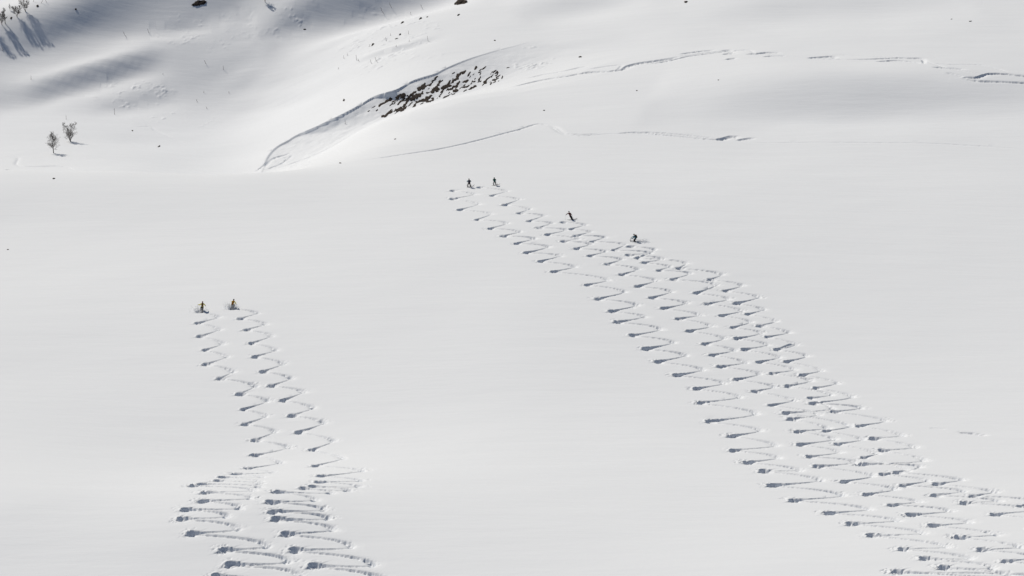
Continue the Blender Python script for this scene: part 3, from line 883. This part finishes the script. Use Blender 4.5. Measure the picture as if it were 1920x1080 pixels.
birch(100.5, 287, 35, 'lower left of two lone birches on the valley snow, rounded crown', 11, wide=.42, bare=.22)
birch(132, 265, 32, 'upper right of two lone birches on the valley snow, forked crown', 23, stems=4, wide=.34, bare=.15)
TG = 'birches in the top left corner'
birch(47.5, 21, 24, 'rightmost tall birch in the top left corner, casting a long shadow', 31, stems=3, wide=.3, group=TG)
birch(32, 32, 20, 'broad birch second from the right in the top left corner', 32, stems=3, wide=.4, group=TG)
birch(10, 44, 27, 'slim upright birch beside the left edge of the top left corner', 33, stems=1, wide=.2, group=TG)
birch(3.5, 47, 26, 'leaning birch cut by the left edge in the top left corner', 34, stems=2, wide=.3, group=TG)
birch(18.5, 19, 11, 'short thin birch behind the others in the top left corner', 35, wide=.25, group=TG, maxlev=2)
birch(-16, 55, 28, 'birch just outside the left edge beside the top left group', 36, stems=2, wide=.35, group=TG)
birch(497, 4, 18, 'dark birch at the top edge whose shadow falls on the gray slope', 37, stems=2, wide=.35, group='bare birch trees')
birch(60, -6, 16, 'birch rising above the top edge right of the corner birches', 38, stems=2, wide=.4, group=TG)

def sapling(u, v, hpx, lean, label, seed):
    rnd = random.Random(seed)
    g = pickF(u, v)
    zeta = g[1] * cp - (g[2] - CZ) * sp
    h = hpx * zeta / F / cp
    root = tag(empty('sapling', g - np.array([0, 0, .03])), label, 'sapling', 'thin twigs sticking out of the far snow')
    V, Fc, V2, F2 = [], [], [], []
    pts = [Vector((0, 0, -.2))] + [Vector((lean * h * (1 - (1 - t) ** 2), rnd.uniform(-.04, .04) * h, h * t)) for t in (.25, .5, .75, 1)]
    tube(V, Fc, pts, [.05, .045, .035, .025, .012], 5)
    for k in range(9):
        t = rnd.uniform(.3, 1)
        p = pts[1].lerp(pts[4], t)
        az = rnd.uniform(0, 6.28)
        d = Vector((math.cos(az) * .5, math.sin(az) * .5, 1)).normalized()
        tube(V2, F2, [p, p + d * h * rnd.uniform(.1, .26)], [.014, .006], 3)
    mesh_obj('stem', V, Fc, TWIG, root)
    mesh_obj('twigs', V2, F2, TWIG, root)
SAP = [
 (215, 215, 12, .02, 'taller upright sapling on the valley edge below the snow lumps'), (238, 70, 11, -.5, 'bent sapling on the upper left gray slope'), (280, 62, 8, -.3, 'short sapling right of the bent one on the upper left slope'),
 (419, 131, 8, .0, 'small bushy sapling in the middle of the left slope'), (387, 120, 7, -.4, 'thin sapling left of the bushy one on the left slope'), (371, 191, 5, -.5, 'tiny twig in the middle of the bright left slope'),
 (389, 204, 4, -.5, 'tiny twig at the foot of the bright left slope'), (58, 149, 7, .1, 'small sapling on the gray slope at the far left'), (4, 95, 5, .2, 'small shrub at the left edge below the corner birches'),
 (721, 26, 12, -.5, 'bent dark sapling on the border of the dark shade and the bright slope'), (735, 15, 10, -.4, 'thin sapling near the dark shade at the top centre'), (669, 113, 9, -.1, 'upright twig at the lower end of the shaded hollow'),
 (674, 115, 5, -.5, 'short bent twig at the lower end of the shaded hollow'), (697, 119, 7, -.3, 'thin twig below the shaded hollow'), (708, 116, 8, -.5, 'bent twig right below the shaded hollow'), (766, 64, 6, 0, 'thin twig above the right end of the shaded hollow'),
 (742, 88, 4, .3, 'dark twig on the edge of the shaded hollow'), (767, 78, 4, .1, 'small twig on the right edge of the shaded hollow'), (725, 77, 7, -.2, 'pale twig above the shaded hollow'), (732, 67, 4, .1, 'tiny twig left of the brown stone above the hollow'),
 (771, 28, 6, -.2, 'faint twig between the row of rocks and the dark shade'), (793, 16, 7, -.5, 'faint bent twig left of the large top rock'), (803, 77, 9, -.15, 'faint lone twig right of the shaded hollow'), (691, 88, 5, .5, 'twig with brown leaves beside a brown rock above the hollow'),
 (634, 130, 4, .2, 'small stump-like twig left of the shaded hollow'), (651, 104, 4, .1, 'tiny twig at the far left of the hollow'), (645, 110, 6, -.1, 'faint twig left of the hollow'), (647, 232, 6, .1, 'small twig on the low part of the gully bank'),
 (430, 175, 4, -.2, 'faint twig on the bright middle slope'), (382, 174, 4, .1, 'faint small twig on the bright middle slope, left of the other'), (124, 224, 7, .05, 'faint twig just above the two lone birches'), (305, 140, 3, .2, 'dark speck of twig above the snow lumps'),
 (47, 10, 5, .2, 'small shrub behind the rightmost corner birch'), (76, 6, 8, .6, 'drooping shrub right of the corner birches'), (88, 4, 7, -.4, 'shrub at the top edge right of the corner birches'), (62, 3, 7, .3, 'shrub at the top edge near the corner birches'),
]
for k, (u, v, h, ln, lab) in enumerate(SAP):
    sapling(u, v, h, ln, lab, 100 + k)

# ------------------------------------------------------------------ skiers
CLOTH = {}
def cloth(name, col):
    if name not in CLOTH:
        c2 = tuple(min(1, c * 1.35 + .004) for c in col)
        CLOTH[name] = material(name, col, .75, (9.0, c2))
    return CLOTH[name]
SKIN = material('skin', (.45, .27, .2), .6, (20., (.5, .3, .23)))
SKI_TOP = material('ski_topsheet', (.03, .03, .04), .35, (4., (.06, .05, .07)), spec=.4)
POLE = material('pole_metal', (.10, .10, .11), .4, (8., (.14, .14, .15)), spec=.5)
BOOT = material('ski_boot', (.02, .02, .022), .5, (6., (.04, .04, .045)))
LENS = material('goggle_lens', (.02, .015, .03), .15, (5., (.05, .03, .05)), spec=.6)

def skin_body(name, J, edges, rad, regions, mats, parent):
    me = bpy.data.meshes.new(name + '_cage')
    keys = list(J)
    me.from_pydata([J[k] for k in keys], [(keys.index(a), keys.index(b)) for a, b in edges], [])
    ob = bpy.data.objects.new(name + '_cage', me)
    COL.objects.link(ob)
    md = ob.modifiers.new('skin', 'SKIN')
    for k, sv in zip(keys, me.skin_vertices[0].data):
        r = rad[k]
        sv.radius = (r, r) if not isinstance(r, tuple) else r
        sv.use_root = (k == 'pelvis')
    sd = ob.modifiers.new('sub', 'SUBSURF')
    sd.levels = sd.render_levels = 2
    dg = bpy.context.evaluated_depsgraph_get()
    m2 = bpy.data.meshes.new_from_object(ob.evaluated_get(dg))
    bpy.data.objects.remove(ob)
    m2.name = name
    m2.materials.clear()
    for m in mats: m2.materials.append(m)
    E = [(Vector(J[a]), Vector(J[b]), regions.get(b, 0)) for a, b in edges]
    for p in m2.polygons:
        c = p.center
        best, bi_ = 1e9, 0
        for a, b, rg in E:
            ab = b - a
            t = max(0, min(1, (c - a).dot(ab) / ab.length_squared))
            dd = (c - a - ab * t).length
            if dd < best: best, bi_ = dd, rg
        p.material_index = bi_
        p.use_smooth = True
    o = bpy.data.objects.new(name, m2)
    COL.objects.link(o)
    o.parent = parent
    return o

def skier(u, v, yaw, J, jacket, trousers, packcol, helmet, label, ski_dir=0., pack=(.34, .2, .5), scale=1.0, skilen=1.75, poles=(), polelabel='', dz=0.0):
    """J: joint positions in metres, x right / y ahead / z up, feet near the origin"""
    g = pickF(u, v)
    root = tag(empty('person', Vector(g) + Vector((0, 0, .02 - dz)), yaw), label, 'person', 'skiers on the slope')
    root.scale = (scale,) * 3
    J = {k: Vector(p) for k, p in J.items()}
    # hand: palm and five fingers curled round the pole grip
    fing, edges, rad, reg = {}, [], {}, {}
    base = [('pelvis', 'waist'), ('waist', 'chest'), ('chest', 'neck'), ('neck', 'head'), ('head', 'crown_top')]
    J['crown_top'] = J['head'] + (J['head'] - J['neck']).normalized() * .12
    for s in 'lr':
        base += [('pelvis', 'hip_' + s), ('hip_' + s, 'knee_' + s), ('knee_' + s, 'ankle_' + s), ('ankle_' + s, 'toe_' + s), ('chest', 'sho_' + s), ('sho_' + s, 'elb_' + s), ('elb_' + s, 'wri_' + s), ('wri_' + s, 'palm_' + s)]
        fw = (J['wri_' + s] - J['elb_' + s]).normalized()
        J['palm_' + s] = J['wri_' + s] + fw * .09
        J['toe_' + s] = J['ankle_' + s] + Vector((math.sin(ski_dir) * .17, math.cos(ski_dir) * .17, -.06))
    rad.update(pelvis=(.175, .14), waist=(.17, .14), chest=(.20, .155), neck=.062, head=(.088, .098), crown_top=.06)
    for s in 'lr':
        rad.update({'hip_' + s: .14, 'knee_' + s: .115, 'ankle_' + s: .10, 'toe_' + s: .055, 'sho_' + s: .10, 'elb_' + s: .078, 'wri_' + s: .06, 'palm_' + s: .05})
    reg = {'neck': 2, 'head': 2, 'crown_top': 2}
    for s in 'lr':
        reg.update({'knee_' + s: 1, 'ankle_' + s: 1, 'toe_' + s: 3, 'hip_' + s: 1, 'palm_' + s: 3})
    skin_body('body', J, base, rad, reg, [jacket, trousers, SKIN, BOOT], root)
    up = (J['head'] - J['neck']).normalized()
    hd = J['head'] + up * .03
    sh = (J['sho_r'] - J['sho_l']).normalized()
    fwd = up.cross(sh).normalized() * 1.0
    rotm = Matrix((sh, fwd, up)).transposed()
    # helmet: a shell with a brow, open below
    hv, hf = [], IF
    for p in IV:
        q = Vector((p.x * .125, p.y * .145, p.z * .13 if p.z > -.25 else -.25 * .13 - (p.z + .25) * .03))
        hv.append(hd + rotm @ q + up * .045)
    mesh_obj('helmet', hv, hf, helmet, root)
    gv, gf = [], []
    for k in range(7):
        a = R(-60 + 20 * k)
        for z, rr in ((-.035, .118), (.035, .118), (.03, .10), (-.03, .10)):
            gv.append(hd + rotm @ Vector((math.sin(a) * rr * .95, math.cos(a) * rr * 1.12, z + .01)))
    for k in range(6):
        for q in range(4):
            gf.append((k * 4 + q, k * 4 + (q + 1) % 4, k * 4 + 4 + (q + 1) % 4, k * 4 + 4 + q))
    mesh_obj('goggles', gv, gf, LENS, root)
    # nose and ears are too small to stand clear of helmet and goggles; a chin and mouth line close the face
    # gloves: five curled fingers each
    for s in 'lr':
        V, Fc = [], []
        fw = (J['palm_' + s] - J['wri_' + s]).normalized()
        side = fw.cross(Vector((0, 0, 1)))
        side = side.normalized() if side.length > .1 else Vector((1, 0, 0))
        dn = side.cross(fw).normalized()
        if dn.z > 0: dn = -dn
        for k, ln in enumerate((.070, .080, .075, .058)):
            b0 = J['palm_' + s] + side * (.03 - .02 * k) + fw * .01
            tube(V, Fc, [b0, b0 + fw * ln * .55, b0 + fw * ln * .7 + dn * ln * .45, b0 + fw * ln * .3 + dn * ln * .65], [.014, .013, .012, .010], 6)
        b0 = J['wri_' + s] + fw * .03 + side * .035
        tube(V, Fc, [b0, b0 + side * .03 + fw * .025 + dn * .015, b0 + side * .015 + fw * .06 + dn * .04], [.016, .014, .011], 6)
        mesh_obj('glove_fingers', V, Fc, BOOT, root)
    # backpack: rounded box on the back with a lid and two straps
    if pack:
        w, dp, hh = pack
        V = []
        mid = (J['chest'] * .62 + J['waist'] * .38)
        axis = (J['neck'] - J['waist']).normalized()
        pf = axis.cross(sh).normalized()
        pm = Matrix((sh, pf, axis)).transposed()
        for p in IV:
            e = 4.0
            l = (abs(p.x) ** e + abs(p.y) ** e + abs(p.z) ** e) ** (1 / e)
            q = p / l
            tpr = 1 - .12 * (q.z > 0) * q.z
            V.append(mid + pm @ Vector((q.x * w / 2 * tpr, q.y * dp / 2, q.z * hh / 2)) - pf * (.13 + dp / 2))
        bp = mesh_obj('backpack', V, IF, packcol, root)
        V, Fc = [], []
        box(V, Fc, mid - pf * (.14 + dp * .48) + axis * (hh * .5 + .02), w * .8, dp * .8, .07, pm)
        mesh_obj('lid', V, Fc, packcol, bp, smooth=False)
        for sx in (-1, 1):
            V, Fc = [], []
            o_ = sh * (.11 * sx)
            tube(V, Fc, [mid + o_ + axis * .2 - pf * .16, J['chest'] + o_ + axis * .15 - pf * .02, J['chest'] + o_ + pf * .16, J['waist'] + o_ * 1.3 + pf * .1, J['waist'] + o_ * 1.5 - pf * .12], [.022] * 5, 5)
            mesh_obj('strap', V, Fc, packcol, bp)
    # skis
    cd, sd_ = math.cos(ski_dir), math.sin(ski_dir)
    for s in 'lr':
        V, Fc = [], []
        a = J['ankle_' + s]
        n = 12
        for k in range(n + 1):
            t = k / n
            y = (t - .46) * skilen
            z = .22 * max(0, (t - .86) / .14) ** 2 + .05 * max(0, (.06 - t) / .06) ** 2 + a.z - .105
            w = .055 * (1 + .25 * abs(2 * t - 1)) * (1 if t < .93 else math.sqrt(max(.05, 1 - ((t - .93) / .07) ** 2)))
            for zz in (0, .018):
                for xx in (-w, w):
                    V.append(Vector((a.x + xx * cd + y * sd_, a.y - xx * sd_ + y * cd, z + zz)))
        for k in range(n):
            b = k * 4
            Fc += [(b, b + 4, b + 5, b + 1), (b + 2, b + 3, b + 7, b + 6), (b, b + 2, b + 6, b + 4), (b + 1, b + 5, b + 7, b + 3)]
        Fc += [(0, 1, 3, 2), (n * 4, n * 4 + 2, n * 4 + 3, n * 4 + 1)]
        sk = mesh_obj('ski', V, Fc, SKI_TOP, root, smooth=False)
        V, Fc = [], []
        box(V, Fc, (a.x + .06 * sd_, a.y + .06 * cd, a.z - .07), .075, .36, .035, Matrix.Rotation(-ski_dir, 3, 'Z'))
        mesh_obj('binding', V, Fc, BOOT, sk, smooth=False)
    # poles are held: things of their own
    rm = Matrix.Translation(root.location) @ Matrix.Rotation(yaw, 4, 'Z') @ Matrix.Scale(scale, 4)
    for s, tip in zip('lr', poles):
        if tip is None: continue
        h = J['palm_' + s]
        tip = Vector(tip)
        d = (tip - h).normalized()
        top = h - d * .08
        V, Fc, V2, F2, V3, F3 = [], [], [], [], [], []
        o = tag(empty('ski_pole', rm @ tip), polelabel.format('left' if s == 'l' else 'right'), 'ski pole', 'ski poles held by the skiers')
        L_ = lambda p: rm @ p - rm @ tip
        tube(V, Fc, [L_(top + d * .14), L_(tip)], [.011, .007], 6)
        mesh_obj('shaft', V, Fc, POLE, o)
        tube(V2, F2, [L_(top), L_(top + d * .07), L_(top + d * .14)], [.018, .015, .013], 6)
        mesh_obj('grip', V2, F2, BOOT, o)
        bc = tip - d * .07
        tube(V3, F3, [L_(bc - d * .01), L_(bc + d * .01)], [.05, .045], 8)
        mesh_obj('basket', V3, F3, BOOT, o)
    return root

def pose(lean=(0, 0), crouch=0., stance=.2, arms=None, hipshift=(0, 0), feet=None):
    """standing pose with hips dropped by crouch and trunk tilted by lean (x, y)"""
    hz = .92 - crouch
    px_, py_ = hipshift
    J = {'pelvis': (px_, py_, hz), 'waist': (px_ + lean[0] * .18, py_ + lean[1] * .18, hz + .18)}
    ch = Vector((px_ + lean[0] * .42, py_ + lean[1] * .42, hz + .42 - .05 * (abs(lean[0]) + abs(lean[1]))))
    J['chest'] = ch
    J['neck'] = ch + Vector((lean[0] * .16, lean[1] * .16, .17))
    J['head'] = J['neck'] + Vector((lean[0] * .05, lean[1] * .05 + .02, .14))
    ft = feet or ((-stance / 2, 0), (stance / 2, 0))
    for s, sg, f in (('l', -1, ft[0]), ('r', 1, ft[1])):
        J['hip_' + s] = (px_ + sg * .10, py_, hz - .06)
        J['ankle_' + s] = (f[0], f[1], .12)
        mx, my = (px_ + sg * .10 + f[0]) / 2, (py_ + f[1]) / 2
        J['knee_' + s] = (mx + sg * .02, my + .08 + crouch * .75, .12 + (hz - .18) * .52)
        J['sho_' + s] = ch + Vector((sg * .2, 0, .09))
    for k, p in (arms or {}).items():
        J[k] = p
    return J

P_LAB = '{} pole of the skier '
TEAL, NAVY = cloth('teal_jacket', (.03, .12, .17)), cloth('navy_pack', (.018, .018, .035))
BROWN, BLACK = cloth('brown_trousers', (.03, .018, .011)), cloth('black_trousers', (.014, .014, .016))
GREEN, MAROON = cloth('green_pack', (.012, .06, .055)), cloth('maroon_jacket', (.07, .012, .016))
YELLOW, BROWNP = cloth('yellow_jacket', (.52, .45, .02)), cloth('brown_pack', (.085, .028, .014))
ORANGE, GREY = cloth('orange_pack', (.26, .11, .012)), cloth('grey_trousers', (.10, .11, .12))
DARKH = cloth('dark_helmet', (.022, .022, .026))
RUSTH = cloth('rust_helmet', (.12, .04, .025))

# 1: stands at the far left end of its track, elbows out
J = pose(lean=(.02, .06), crouch=.02, stance=.55, arms={'elb_l': (-.42, .05, 1.18), 'wri_l': (-.24, .26, 1.12), 'elb_r': (.42, .05, 1.18), 'wri_r': (.24, .26, 1.12)})
skier(879.5, 351, R(10), J, TEAL, BROWN, NAVY, DARKH, 'person with a navy backpack over teal standing on skis, elbows out, by a track end', ski_dir=R(60), pack=(.46, .26, .46), scale=1.08,
      poles=((-.45, .45, .02), (.5, .4, .02)), polelabel='{} ski pole held by the standing skier in teal')
# 2: stands with a big green pack
J = pose(lean=(-.16, .10), crouch=.02, stance=.42, hipshift=(.02, 0), feet=((-.24, -.05), (.24, .1)), arms={'elb_l': (-.36, .2, 1.12), 'wri_l': (-.30, .42, 1.02), 'elb_r': (.28, .2, 1.12), 'wri_r': (.26, .42, 1.02)})
skier(927.5, 347.5, 0, J, GREEN, BLACK, GREEN, DARKH, 'person with a bulky dark green backpack standing on skis with legs apart', ski_dir=R(70), pack=(.48, .28, .62),
      poles=((-.5, .6, .02), (.5, .6, .02)), polelabel='{} ski pole held by the skier with the green backpack')
# 3: leaning left, skis pointing right
J = pose(lean=(-.42, .12), crouch=.10, stance=.18, hipshift=(-.30, 0), arms={'elb_l': (-.92, .12, 1.12), 'wri_l': (-1.08, .2, .92), 'elb_r': (-.20, .2, 1.05), 'wri_r': (-.06, .3, .88)})
skier(1072.5, 412, 0, J, MAROON, BLACK, MAROON, DARKH, 'person in a maroon jacket and black trousers leaning left in a turn, left arm out', ski_dir=R(78), pack=(.3, .16, .42), scale=1.08,
      poles=((-1.25, .0, .05), (.32, .3, .05)), polelabel='{} ski pole of the leaning skier in maroon')
# 4: crouched, heading left through spray
J = pose(lean=(.0, .50), crouch=.30, stance=.22, hipshift=(0, -.16), arms={'elb_l': (-.36, .42, .72), 'wri_l': (-.30, .68, .62), 'elb_r': (.36, .42, .72), 'wri_r': (.30, .68, .62)})
skier(1190.5, 453, R(78), J, TEAL, BLACK, BLACK, DARKH, 'person in teal with a black backpack crouching on skis and throwing spray', ski_dir=0, pack=(.40, .26, .56), scale=1.08,
      poles=((-.6, .7, .1), (.6, .7, .1)), polelabel='{} ski pole of the crouching skier in teal')
# 5: yellow jacket, arms spread
J = pose(lean=(.10, .22), crouch=.16, stance=.26, hipshift=(.08, -.04), feet=((-.20, -.05), (.06, .06)), arms={'elb_l': (-.34, .16, 1.02), 'wri_l': (-.58, .28, .94), 'elb_r': (.46, .16, 1.02), 'wri_r': (.54, .30, .80)})
skier(379, 582.5, 0, J, YELLOW, BLACK, BROWNP, RUSTH, 'person in a yellow jacket with a brown backpack skiing away with both arms spread', ski_dir=R(-8), pack=(.27, .2, .46), scale=1.06,
      poles=((-.75, .0, .1), (.75, .1, .1)), polelabel='{} ski pole of the yellow skier with arms spread')
# 6: orange pack, legs in spray
J = pose(lean=(.32, .22), crouch=.24, stance=.22, hipshift=(.0, -.05), feet=((-.22, 0), (.0, .05)), arms={'elb_l': (-.18, .28, .90), 'wri_l': (-.12, .5, .82), 'elb_r': (.46, .16, .88), 'wri_r': (.50, .24, .62)})
skier(436.5, 577, R(-6), J, YELLOW, GREY, ORANGE, DARKH, 'person with an orange backpack and dark helmet leaning right, legs hidden in spray', ski_dir=R(10), pack=(.38, .24, .58), scale=1.06,
      poles=((-.5, .3, .1), (.62, -.1, .1)), polelabel='{} ski pole of the skier with the orange backpack')

# ------------------------------------------------------------------ snow thrown up by the skis
def spray(u, v, rx, ry, rz, n, skew, label, seed):
    r_ = np.random.default_rng(seed)
    g = pickF(u, v)
    V, Fc = [], []
    for k in range(n):
        a = r_.normal(0, .45, 3)
        zz = abs(a[2]) * rz
        p = np.array([a[0] * rx + skew * zz, a[1] * ry, 0])
        p[2] = zz + (ground(g[0] + p[0], g[1] + p[1]) - g[2])
        s = r_.uniform(.012, .04)
        b = len(V)
        q = r_.normal(0, 1, (3, 3)) * s
        V += [p + q[0], p + q[1], p + q[2], p - (q[0] + q[1] + q[2]) * .6]
        Fc += [(b, b + 1, b + 2), (b, b + 3, b + 1), (b + 1, b + 3, b + 2), (b, b + 2, b + 3)]
    o = mesh_obj('snow_spray', V, Fc, SPRAY, smooth=False)
    o.location = g
    tag(o, label, 'snow spray', kind='stuff')
spray(1201, 453.5, 1.5, .9, .55, 900, .6, 'powder snow trailing right behind the crouching skier', 1)
spray(375, 585, 1.3, 1.0, .75, 650, -.5, 'powder snow around the boots of the yellow skier', 2)
spray(434, 579, 1.3, 1.0, 1.0, 1100, -.3, 'powder snow hiding the legs of the skier with the orange backpack', 3)
